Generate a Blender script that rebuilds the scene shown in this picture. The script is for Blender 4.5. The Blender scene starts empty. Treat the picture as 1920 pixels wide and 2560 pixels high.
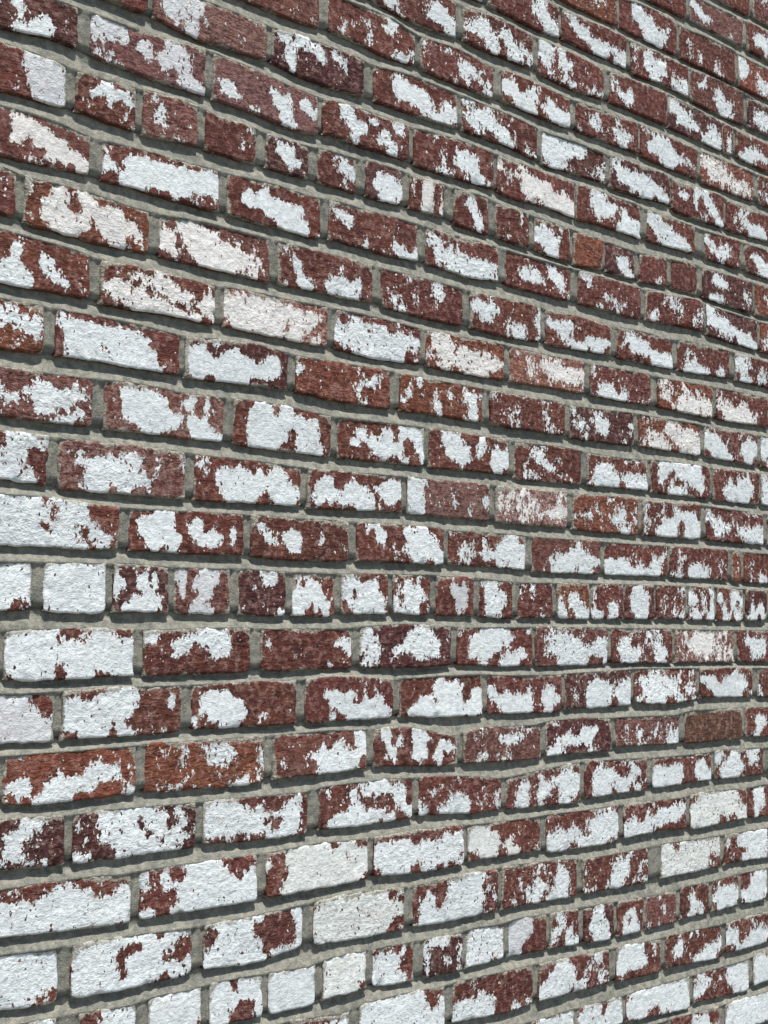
import bpy, math, random
import numpy as np
from mathutils import Matrix, Vector

scene = bpy.context.scene
COL = scene.collection

# ------------------------------------------------------------------ camera
# wall face: y = 0, x to the right along the wall, z up; the photographer stands 1.6 m off
cam_data = bpy.data.cameras.new("camera")
cam_data.sensor_fit = 'VERTICAL'
cam_data.sensor_height = 36.0
cam_data.lens = 36.0 * 3200.0 / 2212.0
cam_data.clip_start = 0.02
cam_data.clip_end = 2000.0
cam = bpy.data.objects.new("camera", cam_data)
COL.objects.link(cam)
EYE = 1.5
right = Vector((0.7105406505, -0.7036122177, 0.0078632704))
up = Vector((-0.0607923477, -0.0502502074, 0.9968847512))
fwd = Vector((0.7010251596, 0.7088051663, 0.0784790537))
m = Matrix((right, up, -fwd)).transposed().to_4x4()
m.translation = Vector((0.0, -1.5883, EYE))
cam.matrix_world = m
scene.camera = cam

# ------------------------------------------------------------------ sky and sun
SUN_EL, SUN_AZ = 69.0, 180.0 + 16.0
world = bpy.data.worlds.new("World")
scene.world = world
world.use_nodes = True
wn = world.node_tree
sky = wn.nodes.new("ShaderNodeTexSky")
sky.sky_type = 'NISHITA'
sky.sun_disc = False
sky.sun_elevation = math.radians(SUN_EL)
sky.sun_rotation = math.radians(SUN_AZ)
sky.air_density = 1.0
sky.dust_density = 1.5
sky.ozone_density = 1.0
wn.links.new(sky.outputs[0], wn.nodes["Background"].inputs[0])
wn.nodes["Background"].inputs[1].default_value = 0.1
sun_data = bpy.data.lights.new("sun", 'SUN')
sun_data.energy = 5.0
sun_data.angle = math.radians(0.53)
sun_data.color = (1.0, 0.97, 0.92)
sun = bpy.data.objects.new("sun", sun_data)
COL.objects.link(sun)
d = Vector((math.sin(math.radians(SUN_AZ)) * math.cos(math.radians(SUN_EL)),
            math.cos(math.radians(SUN_AZ)) * math.cos(math.radians(SUN_EL)),
            math.sin(math.radians(SUN_EL))))
sun.rotation_euler = d.to_track_quat('Z', 'Y').to_euler()
sun.location = d * 30
vs = scene.view_settings
vs.view_transform = 'Standard'
vs.look = 'None'
vs.gamma = 1.0
vs.use_curve_mapping = False
vs.exposure = 0.27

# ------------------------------------------------------------------ measurements of the wall
PITCH = 78.63          # one course with its bed joint, mm
Z0 = -0.2741           # bottom of course 0 relative to eye level, in courses (downwards)
HEIGHT = 58.0          # brick height, mm
# brick bottom/top edges of each course: "x:deviation" in mm along the wall
EDGE_TEXT = """
-16 B 2542:11 2623:9 2641:7 2695:7
-15 B 2273:7 2386:6 2413:4 2512:3 2598:7 2616:2 2693:6
-15 T 2414:12 2599:6 2617:4 2695:0
-14 B 2059:12 2127:12 2165:9 2174:9 2247:11 2354:11 2369:12 2567:12 2691:12
-14 T 2184:11 2248:3 2355:1 2375:10 2456:2 2569:1 2586:6 2693:5
-13 B 1867:4 1929:7 1997:3 2081:4 2193:2 2217:10 2296:3 2389:5 2411:9 2509:12 2595:12 2690:9
-13 T 2010:7 2081:5 2193:4 2213:7 2297:3 2395:6 2482:1 2596:2 2691:10
-12 B 1552:1 1621:8 1674:7 1729:4 1747:1 1805:5 1868:3 1921:2 1941:4 2036:9 2122:3 2221:1 2321:2 2341:3 2508:6 2576:6 2688:9
-12 T 1747:4 1804:-3 1867:-1 1921:2 1941:2 2036:2 2122:7 2145:3 2322:-3 2514:6 2577:9 2689:11
-11 B 1306:-1 1364:2 1428:-1 1450:-5 1520:-2 1570:3 1632:-2 1649:-1 1711:2 1767:2 1824:3 1868:2 1950:3 2027:3 2045:1 2126:1 2230:-1 2245:2 2345:5 2424:3 2440:8 2633:5
-11 T 1519:-4 1586:-5 1628:7 1649:6 1729:1 1774:4 1816:10 1868:4 2027:8 2231:1 2425:5 2634:4
-10 B 1069:-8 1111:-6 1131:-8 1170:-2 1209:3 1250:0 1308:-1 1339:-5 1381:2 1442:4 1518:-0 1544:0 1622:-0 1733:-3 1868:-4 1933:2 1945:7 2035:3 2125:-0 2144:4 2244:3 2329:-6 2344:8 2516:4 2533:7 2684:-0
-10 T 1338:5 1404:-0 1456:1 1520:2 1540:4 1621:-4 1729:-3 1868:0 1933:5 1950:7 2058:3 2130:5 2325:-2 2345:6 2517:-1 2534:8 2685:6
-9 B 902:-3 945:-6 974:-11 1013:-8 1036:-4 1074:-3 1116:0 1179:0 1219:0 1309:1 1367:7 1424:7 1440:-4 1506:-1 1589:-2 1619:-1 1637:2 1694:2 1821:-1 1868:5 1950:1 2031:3 2044:6 2125:1 2234:2 2258:3 2406:-1
-9 T 1034:-3 1082:-1 1132:-1 1215:-8 1308:-3 1366:3 1426:6 1442:4 1521:0 1615:3 1636:0 1730:-5 1821:-3 1868:-1 2031:-0 2049:-1 2234:-1 2259:3 2412:4 2461:4 2572:1
-8 B 905:-3 937:-4 997:-3 1017:-7 1062:-2 1103:-2 1120:2 1207:-6 1223:-3 1311:-4 1331:-4 1410:-4 1432:-4 1510:-5 1526:-3 1606:-6 1627:-5 1701:-8 1727:-1 1810:1 1829:-0 2035:9 2120:5 2129:5 2218:5 2233:5 2317:1 2332:-0 2421:-0 2447:1 2622:5
-8 T 903:-5 935:-4 995:-1 1016:3 1101:0 1119:-2 1206:-6 1225:4 1310:3 1333:6 1409:6 1434:2 1506:2 1529:-3 1606:-2 1623:-1 1694:-1 1726:-1 1809:-4 1833:2 2233:12 2333:4 2422:-0 2448:1 2623:-1
-7 B 907:-1 950:-1 994:-4 1036:-5 1059:-2 1112:-4 1162:0 1246:-0 1263:-1 1312:2 1370:1 1436:4 1454:-4 1540:-1 1590:-1 1666:-3 1749:2 1829:-4 1876:-2 2026:-2 2048:-3 2232:-1 2251:-4 2441:-12 2463:-6 2638:0
-7 T 905:-4 948:-6 993:-3 1037:6 1058:3 1136:1 1187:2 1245:1 1264:2 1311:-2 1369:-2 1432:1 1457:-4 1540:-3 1641:-4 1662:-3 1872:-3 2026:-2 2052:-4 2233:-1 2252:-2 2442:-12 2458:-6 2639:-3
-6 B 910:-7 931:-10 942:-2 997:0 1066:3 1129:1 1314:4 1342:6 1357:4 1431:2 1480:3 1541:-2 1564:2 1660:6 1746:5 1765:5 1868:8 1945:2 1962:5 2142:-1 2165:1 2335:-1 2361:-1 2527:-8 2555:-8 2677:-7
-6 T 908:-8 929:-5 944:-1 995:-3 1053:-1 1108:4 1148:4 1215:-1 1313:-1 1567:2 1659:2 1746:3 1768:4 1868:3 1941:-1 1958:4 2056:2 2142:6 2165:3 2242:-0 2331:4 2356:-2 2528:-5 2556:-3 2678:-1
-5 B 912:-1 955:-0 999:-2 1040:-3 1061:2 1116:1 1179:-0 1244:2 1263:-1 1315:2 1402:3 1454:1 1472:3 1559:7 1643:3 1664:3 1750:4 1849:2 1970:-0 2065:-1 2082:0 2264:-1 2294:-2 2471:0 2675:-3
-5 T 910:-9 938:-7 1020:-3 1057:4 1115:2 1165:3 1240:7 1259:4 1314:2 1386:3 1453:1 1468:1 1558:1 1649:4 1667:4 1750:4 1849:1 1949:4 2065:2 2087:2 2265:-1 2295:1 2472:-4 2676:-5
-4 B 915:-0 975:1 995:-2 1070:-2 1143:-0 1183:-1 1199:2 1259:-0 1317:-2 1380:-4 1397:-2 1495:2 1589:1 1609:1 1696:-1 1796:1 1818:1 1869:1 2004:0 2029:3 2211:0 2230:-2 2421:-2 2442:-2 2632:2
-4 T 913:-2 973:-2 993:-1 1045:-2 1117:-1 1179:4 1195:5 1258:-1 1316:-3 1376:2 1397:4 1479:2 1575:1 1605:2 1696:3 1795:3 1818:3 1868:4 2008:2 2025:5 2123:2 2211:-3 2230:-2 2427:-4 2443:-1 2634:-3
-3 B 917:4 982:5 1049:5 1070:5 1145:4 1195:5 1261:4 1283:5 1318:6 1390:6 1462:7 1481:6 1560:5 1655:4 1672:5 1770:2 1857:2 1877:7 2051:4 2077:3 2248:-1 2268:2 2457:1 2473:3 2636:1
-3 T 916:2 969:3 1048:2 1071:0 1143:-1 1181:3 1260:2 1279:1 1317:-1 1389:1 1461:6 1477:5 1593:3 1658:2 1675:2 1861:2 1876:5 1991:-0 2055:3 2073:4 2168:6 2254:3 2268:-0 2453:-2 2474:-1 2638:-4
-2 B 920:2 984:5 1006:9 1098:8 1197:8 1215:8 1320:6 1403:5 1421:6 1594:1 1869:3 2012:3 2033:4 2219:6 2243:4 2424:3 2450:3 2646:3
-2 T 918:2 984:3 1004:4 1073:3 1193:3 1214:5 1319:5 1402:7 1417:7 1497:6 1610:4 1627:4 1811:2 1869:2 2012:-0 2033:1 2224:-4 2243:-2 2414:-5
-1 B 922:3 1008:3 1054:3 1086:1 1117:2 1186:2 1297:-0 1321:2 1407:4 1498:2 1517:-2 1629:-1 1702:-1 1719:-2 1869:-1 1925:3 2103:1 2125:2 2315:-2 2325:-0 2520:-0 2581:3
-1 T 920:-0 984:-1 1064:6 1320:2 1406:2 1494:-0 1516:1 1594:-0 1701:1 1719:3 1869:1 1929:3 2103:2 2126:2 2311:1 2326:1 2521:-1 2582:1
0 B 925:4 968:1 989:4 1033:6 1072:4 1088:2 1170:2 1188:3 1277:4 1296:3 1377:6 1391:4 1472:5 1487:0 1579:-1 1592:-2 1674:-1 1691:0 1774:-1 1789:2 1869:3 1889:1 1974:1 1990:2 2173:0 2270:-1 2372:-1 2469:-0 2571:1 2660:-3
0 T 923:3 965:1 985:2 1027:-0 1070:1 1091:-2 1169:1 1187:1 1275:0 1294:-2 1375:1 1393:0 1471:0 1489:-0 1579:-3 1592:-2 1670:-5 1688:-3 1774:-3 1789:-2 1889:2 1974:0 2076:-2 2173:-3 2271:-4 2373:-5 2470:-6 2572:-4 2662:-3
1 B 938:6 959:10 1035:8 1119:5 1136:6 1228:5 1314:3 1341:3 1510:-0 1529:1 1630:2 1720:-2 1742:-1 1869:3 1921:2 1937:4 2129:2 2147:-0 2328:1 2343:0 2539:2 2664:3
1 T 936:7 989:5 1056:3 1115:5 1137:6 1214:3 1312:1 1334:3 1509:1 1525:-2 1629:-7 1716:-4 1738:-1 1869:-3 1937:-4 2129:-4 2147:-3 2324:-3 2344:-2 2540:-1 2665:-2
2 B 930:4 1004:6 1015:3 1106:3 1199:3 1217:-1 1326:0 1402:-2 1420:-0 1501:-2 1594:-2 1614:-4 1700:1 1797:2 1812:-1 1869:1 1998:3 2015:-4 2097:-1 2197:-4 2216:-6 2307:-2 2398:-5 2424:-12 2605:-7
2 T 928:4 1005:3 1018:2 1081:-0 1198:-1 1216:-1 1325:-3 1395:-3 1419:-5 1485:-9 1590:-3 1610:-2 1699:-5 1797:-7 1812:-5 1869:-3 1999:-2 2015:-4 2198:-8 2212:-10 2404:-8 2606:-6
3 B 940:-2 985:2 1040:1 1127:-1 1144:-1 1232:1 1322:0 1358:-5 1442:-6 1521:-8 1562:-10 1732:-2 1757:-4 1869:-1 1945:0 1961:-4 2137:-4 2155:-10 2346:-6 2371:-5 2460:-5 2564:-6 2580:-8 2660:-6
3 T 939:-1 1016:-2 1121:-4 1140:-5 1230:-6 1326:-6 1360:-6 1456:-10 1536:-6 1555:-8 1618:-9 1725:10 1753:7 1809:0 1869:2 1941:1 1961:-4 2075:-5 2137:-1 2155:-3 2347:-0 2372:-7 2559:-6 2582:-6
4 B 935:-3 1020:0 1037:-2 1099:0 1158:-2 1228:-3 1246:-5 1329:-1 1422:-2 1446:-6 1535:-5 1636:-7 1659:-9 1772:-3 1843:-3 1870:-2 2049:1 2070:-4 2247:-7 2267:-8 2448:-11 2475:-11 2647:-9
4 T 933:-4 981:-4 1021:-2 1036:-2 1085:-4 1214:-3 1240:-3 1322:-3 1418:-2 1448:-8 1534:-10 1635:-9 1652:-8 1736:-6 1843:6 2058:-10 2253:-5 2262:-4 2433:-3 2476:-7 2649:-3
5 B 937:-3 1000:0 1066:3 1122:3 1139:2 1222:1 1330:0 1352:-0 1444:-2 1542:-4 1561:-7 1633:-2 1751:-3 1765:-8 1870:-7 1949:-5 1969:0 2158:0 2177:-6 2280:-9 2369:-6 2389:-2 2577:-7 2657:-6
5 T 935:-1 998:-2 1065:-3 1118:1 1139:-2 1221:-2 1329:-3 1351:-3 1443:-7 1535:-5 1560:-5 1632:-8 1743:-7 1765:-5 1870:-4 1945:-5 1965:-6 2074:-5 2159:-5 2177:-6 2370:-4 2388:-9 2578:-7 2658:-9
6 B 940:3 1018:8 1042:4 1115:7 1222:4 1247:1 1332:7 1419:-4 1445:-2 1537:1 1620:-0 1647:0 1737:1 1828:-1 1870:-2 2039:1 2061:-1 2246:1 2294:-2 2482:-2 2504:-5 2655:-3
6 T 938:-4 1016:-0 1038:-1 1137:-0 1218:3 1243:3 1331:1 1409:-3 1441:-4 1505:-8 1617:-4 1643:-3 1719:-9 1828:-8 1870:-11 2035:-4 2061:0 2242:-2 2290:-4 2478:-2 2656:-1
7 B 1366:1 1441:1 1458:-3 1541:-4 1560:-4 1641:1 1665:1 1748:1 1763:-1 1847:-1 1870:-2 1957:0 1969:-2 2043:3 2139:8 2157:4 2231:6 2332:4 2357:2 2439:1 2540:-1 2647:0
7 T 978:3 1016:4 1051:5 1134:9 1155:3 1237:5 1255:-0 1332:2 1357:3 1437:7 1461:-1 1540:-0 1559:0 1637:1 1668:1 1748:4 1762:-2 1851:2 1870:-3 1949:-0 2044:1 2140:4 2158:3 2231:6 2335:7 2358:1 2440:3 2542:-1 2649:-2
8 B 1734:-0 1870:7 1921:3 1944:-0 2130:3 2161:5 2287:7 2306:2 2485:12 2501:6 2651:6
8 T 1398:-4 1507:5 1532:-4 1635:-5 1710:0 1734:-4 1870:-1 1921:-1 1944:-1 2117:4 2157:3 2283:7 2302:5 2486:8 2507:7 2652:4
9 B 2188:-1 2374:9 2395:2 2578:9 2604:1
9 T 1936:12 2030:10 2047:10 2170:12 2188:10 2375:10 2393:9 2577:8 2599:5
10 T 2325:-3 2467:3 2499:1 2648:2
"""
# each brick the photograph shows: course, left and right end in mm, tone + paint tint + haze, paint in rows from top to bottom
BRICK_TEXT = """
-16 2437 2625 rw0 ..........|......++..|.....-+...|......-...
-16 2640 2841 rw0 ..++......|.-+.......|..........|..........
-15 2223 2393 rw0 ...+......|...+..+...|...#..-...|..........
-15 2409 2599 pw1 +.........|##........|.###...+..|..+....+..
-15 2617 2819 rw0 ..........|.+##......|.###......|...+......
-14 1992 2166 ow0 ....##....|.....#+#..|......+...|..........
-14 2176 2357 rw0 ..##......|..####..+.|...#####+.|....####..
-14 2371 2569 rw0 ..........|.+........|.+.+..+...|.+.+..++..
-14 2580 2798 ow0 #+........|##.+......|#..###....|...++-....
-13 1810 1997 rw0 -+....+#..|-++...##+.|......-##+|.......-##
-13 2006 2195 rw0 +#...-....|.###......|..######+#|....+##.##
-13 2212 2395 rw0 +.++......|+.####.-..|+.####.++#|...##..###
-13 2406 2596 rw1 ..+.......|.++.+#....|....+###..|..-..##+..
-13 2613 2824 dw0 ..........|.+##......|.####.....|..++......
-12 1540 1728 rw0 ..........|......+##.|.##...+###|.+++....+#
-12 1747 1921 rw0 ..+.......|.###.##.+.|#####.###+|...+#.##++
-12 1941 2122 rw0 ##+#......|##.##..-..|+#.++.+.-.|.+-+++-+++
-12 2145 2322 rw0 +.........|++.+......|++##......|..++...-..
-12 2331 2515 dw0 ##..-.....|####+..++-|.+####.##+|......####
-12 2523 2554 rw0 ......|..+++.|..+##.|..+##.
-12 2570 2765 rw0 ..+.......|..+++.....|.+####+...|+##+......
-11 1245 1428 rw1 .........-|..........|..........|.......-.-
-11 1449 1632 rw0 ......+#..|...++.++..|.++.+....+|.+..+..+#+
-11 1646 1820 rw0 +-+-+.....|+..-.##++.|-....##+++|.-..+.+.++
-11 1844 2026 rw0 -+..+-....|##.+#.++..|####++####|.+###.+###
-11 2045 2230 rw0 ......+...|..##..++..|..##.+###.|+.....+#..
-11 2240 2425 rw0 +-+++.....|.+####.+..|.######++-|...+##..--
-11 2441 2633 oc1 ++++-.....|#####+..+.|.####+###+|.+.+-+#+++
-11 2652 2839 rw0 ..........|.-........|++........|.+........
-10 951 1118 rw0 ..........|..........|..........|..........
-10 1132 1326 pl2 +++#+##.........|+###+##.........|.###+#+-......-.|.##++#.-....-...|.+#++#....-.....|..++##.......+..
-10 1339 1521 dw0 +##+###+-.++.-..|.##+##+##.+#+...|..##...+#..-+...|..##........-...|.+##............|..+#............
-10 1544 1733 rw0 ..++......|..####+.++|..+####.##|..-..++##+
-10 1745 1934 rw0 ++-+-.+...|++##+-....|+#+###+.-.|.++.+##.++
-10 1949 2130 dw0 ####+##...|######+..+|####....++|+##++..-++
-10 2144 2329 dw0 ++........|+##+##+...|.########.|...++##+##
-10 2340 2517 rw0 ....#+#...|.##.#.##..|....+..##.|.....++.##
-10 2529 2723 rw0 ..+++.....|.+++......|.++####+..|..+.####..
-9 858 1012 dw0 ................|......##........|......##......+.|.......#.++#..+.|.......+.####.-.|.....++#####+.-+
-9 1035 1218 pl1 ####+.....##+...|#####.##..###+..|###++.##+####+..|++.....#.###+#..|-++......-+.###.|-+++-.....-.+###
-9 1234 1427 pw2 ................|.......-++.-.##.|........+###.###|+##......##+..+#|.+##......##....|.....++...##+...
-9 1439 1619 rw0 ..-##.......-##.|...##+..##...##.|...#####..+#....|....####..##+...|.....##..+####..|.....#.....+##..
-9 1633 1821 rw0 ..+.......|...+.###.+|...+.###..|..+++.+##-
-9 1833 2036 rc0 +.++......|+++####.+.|.+.#######|-..+++####
-9 2044 2236 rw0 ..##+.....|..####+#..|..+##+.###|...+..####
-9 2259 2413 rw0 ##+.......|#####.....|.#######..|..+######.
-9 2453 2575 rw0 +......|##.+#..|.####..|..+#..-
-9 2600 2787 rw0 ..........|.##+......|..####....|..+###....
-8 891 998 rl0 ....######|....######|....-#####|...-.#####|...+.+####
-8 1015 1104 rw0 ....##....|...######.|..##.##.##|..+..+..-.|.-......+.|.+.....+.+
-8 1118 1207 rw2 -++.......|-+++-.....|..-+-+....|..#+......|...#-.-...|.....+++..
-8 1223 1309 rw0 .....+|....+.|....+.|......
-8 1331 1410 dw0 .+++..|.###..|..###.|...+.-
-8 1431 1507 rw0 ..+++.|..+###|....++|...-+.
-8 1529 1606 dw1 ......|.+###+|.#####|..###+
-8 1624 1701 rc0 +.##.+|+.##.+|+.##.+|..##.+
-8 1727 1809 rw0 ..++..|..##..|...##.|...+#.
-8 1829 1912 rw0 ....+.|....+.|......|.++.-.
-8 1930 2023 rw0 .+..+.|###+-.|####..|.+##..
-8 2036 2119 ow0 ......|......|......|.....-
-8 2131 2218 dw0 ......|.++++.|..###.|...+#+
-8 2234 2320 rw0 ......|......|......|...++.
-8 2335 2421 rw0 ....-.|......|......|......
-8 2444 2621 dw0 ..++......|.+###...+.|......-.++|.###....+.
-8 2637 2823 ow0 ..........|.-++......|..+++.....|...+......
-7 869 1035 rc1 .....+++........|.....#####+.....|.....########...|.....##.#######.|....-.....######|...--.-+++-.+.##
-7 1056 1245 rw0 +.........+..+++|+..-############|+.+#############|##.#############|+.##########.+.+|..####.-.++.++.-
-7 1262 1434 rw0 ......+.........|...+.##.-.......|..###########...|..###########...|...+..########..|........+#####.+
-7 1454 1641 rw0 +...............|+##+........-...|.+##.......-....|..-+.......+...+|-.....+....+#+.#|.++.++++.++.####
-7 1662 1833 rw0 +.........|##+++.....|.########+|.-+######+
-7 1853 2026 rw0 ...+..++..|..++#.+##.|-.####.+#.|-.....-.++
-7 2051 2233 rw0 ##........|.+..-.....|....++-+..|..-+.++.-.
-7 2252 2441 rw0 ...+++....|..+.+++..+|.+..-+.-++|+#...-..+-
-7 2457 2638 dw0 #+........|####+.....|#######+#.|..+++.####
-7 2654 2850 ow0 ..........|.+........|++........|+.........
-6 847 930 rw0 ..........|........-.|..........|..........
-6 944 1130 oc0 +..+#.##........|+..##+.#####+.+.|+.###..#######..|..######.######.|+.######.####.+-|...####...+##+.+
-6 1149 1339 rc1 +.###+..........|+.######+.-+.+..|##.#######++.+-.|##.+#########++.|##+.########+#+.|.++..######++#-.
-6 1356 1541 rw0 ++..............|+++.......-.....|..+#......+..+..|..+#....+##++#..|.-.##+.+######+.|.+.+##..#+####..
-6 1565 1746 rw0 ....++....#+....|....+.-..-##+...|..+...+..-+#....|.-....-...+.....|.+#+..+..-+.....|..+#+..-........
-6 1766 1944 rw0 +.+......+|####.....#|.##..+++.+|....++##.+
-6 1959 2143 rw0 ..........|####+.....|.+#+..####|..-+##+##.
-6 2165 2336 rw0 .+++......|.####+....|+.########|......####
-6 2356 2533 rw0 ..........|.+++..-.-.|.+++..-.+.|.#####.+#.
-6 2557 2753 rw0 ##+.......|##+.++....|+#..++....|.##.++....
-5 874 1039 rw0 ................|.....##..+......|.....#...##.....|....###..##+....|...#####..+##.+.|...#####....-.-+
-5 1058 1241 rc0 ....+..#+.......|...+######+...++|.##+.-+######.##|#####+.+.###.###|+########+..+.##|.+-+##########.+
-5 1260 1451 oc5 ++++++++--......|############+#+.|##############+.|##########+###..|#########.##+...|-########+##.##.
-5 1469 1650 rw0 -.++..-...-+....|+.+###+##+.++-+.|################|###############+|#############.+.|.+.##########.-+
-5 1664 1849 oc0 -###+...........|.####+-++-......|.####+#####++-+.|+-##############|+-+############.|-.+#+.-+####+...
-5 1867 2065 oc3 -+-.+++...|..++######|..++.####+|-.-.--.+--
-5 2084 2265 rw0 +.........|+...+.....|.+#+.+....|.#####..-+
-5 2290 2472 oc0 ++..+.....|+++++++++.|+#.+######|..+####+#+
-5 2489 2677 rc0 -..-......|+++.++....|######++..|.######+..
-4 800 974 ow0 ......++..|......####|......+.++|.......-..
-4 994 1183 rw0 ++..............|###########+....|+###########....|.############...|.############...|.#############..
-4 1195 1374 dw0 ....#+...-......|+##.+.+#....+##.|####.#####+.###.|###############.|##############..|+##.+#####......
-4 1393 1582 ow0 ..........-.....|#...........-#-.|#.........+###..|.........-#.....|..........#.....|..........-#....
-4 1606 1795 ow0 ..-#........+.+.|.+.#....-+..##++|.#....#..#..+##.|+#-...#.....++#.|#.....##.....##.|......-#....+##.
-4 1815 2008 rw0 +......+..|...+...+..|.+++...+..|..-+...++.
-4 2026 2212 dw0 +..++.....|++.+##...+|+++.##...+|.-+.....+.
-4 2230 2427 oc0 -++.+++...|.+..#####+|.+##.#####|++###.+###
-4 2443 2633 rw0 ++....+.+.|###.+..###|####..+###|.####+.+#.
-4 2651 2862 rw0 ##........|##+.......|##+.......|.#+.......
-3 879 1048 rw2 ................|...-...-##+.-+-.|...+..+########+|...+##.+#####+.+|...++...###..+#.|...+-....-+###..
-3 1069 1260 rw3 .-+++++-.-.#.+..|-.######..##.#-.|-.######+.-+.++.|..########-##+..|.-+#######.###+-|....+##+-..+####
-3 1280 1460 rw0 ...###.##+......|..####+####+##..|..############..|..######+.####..|..#######.####+.|..#####+..#####.
-3 1477 1658 rw0 ........-..####+|.-.+#...##.#####|...##+####.#.-##|..##.#######..##|.....-######...#|..+..+.+#..+#..+
-3 1672 1859 rw0 .-###+....#.....|..####+..+#+.#.+|..-#####.+#.+###|...#####.#+.+###|....+###....####|......+.....+##.
-3 1877 2055 rw0 ..+++.....|..+#+.+...|.+..+#....|.+++..-++.
-3 2074 2253 rw0 ......+++.|.+##......|.####+####|+####.####
-3 2267 2458 rw0 .#######+.|.##.#####.|.#.+.++##.|..+###..+.
-3 2473 2640 rw0 -.-..+.+..|...#.###+.|..#######.|..+#####..
-3 2648 2841 rw0 #+........|##........|##........|##........
-2 828 985 rw0 ......####|......##..|.....###..|.....####.
-2 1003 1196 rw3 ...............-|.++..-++##..-..+|.++#####+#..+-.+|...#######+-....|..+########+....|..+###.##..-....
-2 1214 1403 rw0 ++....+....+#-..|++.+++#+.#.##+..|.+.###########+.|-..#############|.-.+######.#####|--.-+####..+###.
-2 1418 1609 rw0 ..............+.|.-##..-+....+###|.###..####.#####|+##########.####|+###+######+.##.|-+.--+++###+-.-.
-2 1624 1813 pw2 ##........|#+...+..++|##.+.+.+.+|##.....+..
-2 1830 2016 pc6 +++++...++|++++++..++|+++++++###|.+-+-.-.+.
-2 2033 2223 ow0 ...-.+....|..-+..+#.+|+++.-+##.+|....+..##.
-2 2239 2425 rw0 +..+.+....|+.++.####.|++.###.###|+.####.###
-2 2449 2651 rw0 +......++.|##+.+..+.+|.###.#####|.-+...+###
-2 2672 2858 rw0 ..........|+.........|..........|..........
-1 909 1091 rw0 ######.#####....|#######.####....|#######.#####...|######.###+.#+..|###########.###.|############.##.
-1 1111 1297 rw0 .-.###..........|.#####..+#......|.#####..##.+..#.|.######.-####.#.|..#####..###+.+.|..+#.#+.........
-1 1314 1498 rw0 ................|+#....+....+....|.+#-+###...+....|..##.###..++..+.|.....-##.......+|......-...-.....
-1 1517 1702 rw0 .+##....+#+##...|.+.##...######+.|...##....######.|....+.+.+######+|......+++#######|......-+..##+.+#
-1 1718 1905 rw0 +...+..##.|.++.+.####|.+++######|.++.+.#+##
-1 1925 2108 rw1 ......+...|...+.##++.|..+#######|.-+###+##.
-1 2125 2316 rw0 .....-...+|....+..+++|####.+.+#.|#########.
-1 2325 2521 rw0 .+........|.++..-..+.|.+.##++.++|+#.###+.+.
-1 2537 2566 ow0 ......|...+..|..-+..|......
-1 2581 2761 rw0 ..........|.+........|.+.+......|.+.##.....
0 878 967 rw0 ######|######|######|####.+
0 986 1074 rw0 ######|######|######|######
0 1088 1172 dw0 +..-.++...|#...##.#..|##..##+#..|#....##+..|+.+######.|.#######+.
0 1185 1276 rl2 ##..####..|##.#####..|+#.####...|+#..###...|...###....|..+####...
0 1295 1377 dw0 ....####..|.....###..|...-.+....|.........-|..-.......|-......+##
0 1392 1471 rw0 +++++.....|.+.###....|#######...|########.+|####.####.|##+..+.##.
0 1487 1580 rw0 +++-...-..|####+###..|##.#####..|##.######.|.########+|..#######+
0 1593 1674 rw0 +..++.+-..|+-.##+#...|.#######..|#.-######.|#.#####.+.|#######..+
0 1690 1773 rl0 ..+.+.|..###.|...##.|.-.++.
0 1789 1869 rw0 +##+..|.####.|.###+.|.+##..
0 1889 1974 rw0 +.#...|+.+...|....-.|..-.+.
0 1990 2077 ow0 ......|+.##..|#.###.|##.###
0 2086 2174 rw0 +.+...|+.....|+..##.|##.##.
0 2182 2271 rw0 .+##..|.####.|.####.|..###.
0 2282 2373 rw0 ..+.++|.+.+.+|++.+.+|.+.+++
0 2386 2470 rw0 +.+.++|##.#.#|++.#.#|+##.##
0 2482 2573 rw0 +..##.|#+.#+#|.#.#++|.##.#+
0 2586 2661 dw0 ......|.+..+.|.#+##.|+##.#+
0 2679 2796 rw0 ..++..|..##..|..##..|..##..
1 934 1118 rw0 +#####+..-+##+..|######+++-#####+|################|################|######.#########|+#####.####.++##
1 1137 1313 rw0 ##....++####+...|##..++######+.-.|..-.###.+####...|....#+...-###...|................|................
1 1335 1509 rw0 ..........|+.....-.##|...+-....+|.......+..
1 1525 1720 dw0 +#.......-##+...|##+.....#####..+|###....-######..|+##+.+########..|++#..+...####+..|+++..-..........
1 1739 1923 rw0 -...+######...++|+.+#########..-.|..+######+#.....|..#######.-.+#..|..##+##..+#####.|....+#..+####...
1 1932 2130 rw1 .+++-.+...|.+####+.##|.+########|...####..+
1 2143 2327 rw0 ...+++++..|.##..++#.-|.##+#.+##.|.+##+..##.
1 2341 2539 rc4 ++.###+++.|.+####+++.|+.+###++++|.+.-++-+++
1 2556 2766 rw0 .+........|.####.....|..###.....|..++......
2 839 1003 rl0 ########..|########+.|##########|##########
2 1017 1198 rw0 +-..-+###+......|##++######....#.|##########....#.|#########..-....|########.......-|.+####.##+..-+--
2 1217 1397 rw0 ................|.+####..........|.######+........|.#######........|#.######..++....|+..+###...-.....
2 1419 1594 rw0 ..........-..+..|...+......+.+...|...###+##.+.-+..|....####..####..|....++######+##+|....#..########+
2 1611 1797 rw0 .......++.+-....|......#####++...|...+.+######.+##|...+##.#####.+##|.-+#############|.+##########+##+
2 1812 2000 rw0 ...-.-....|#.+..+.+#.|+#####.##+|.+####.+#.
2 2011 2198 dw0 .-..+..+..|.+.+##+++#|.+.####+##|.+.###+.##
2 2212 2404 rw0 ..+++..+.+|+######+.-|.######.#+|++###.+#.+
2 2420 2605 rw0 ......++..|###.+###+.|.########.|..+#####.+
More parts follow.
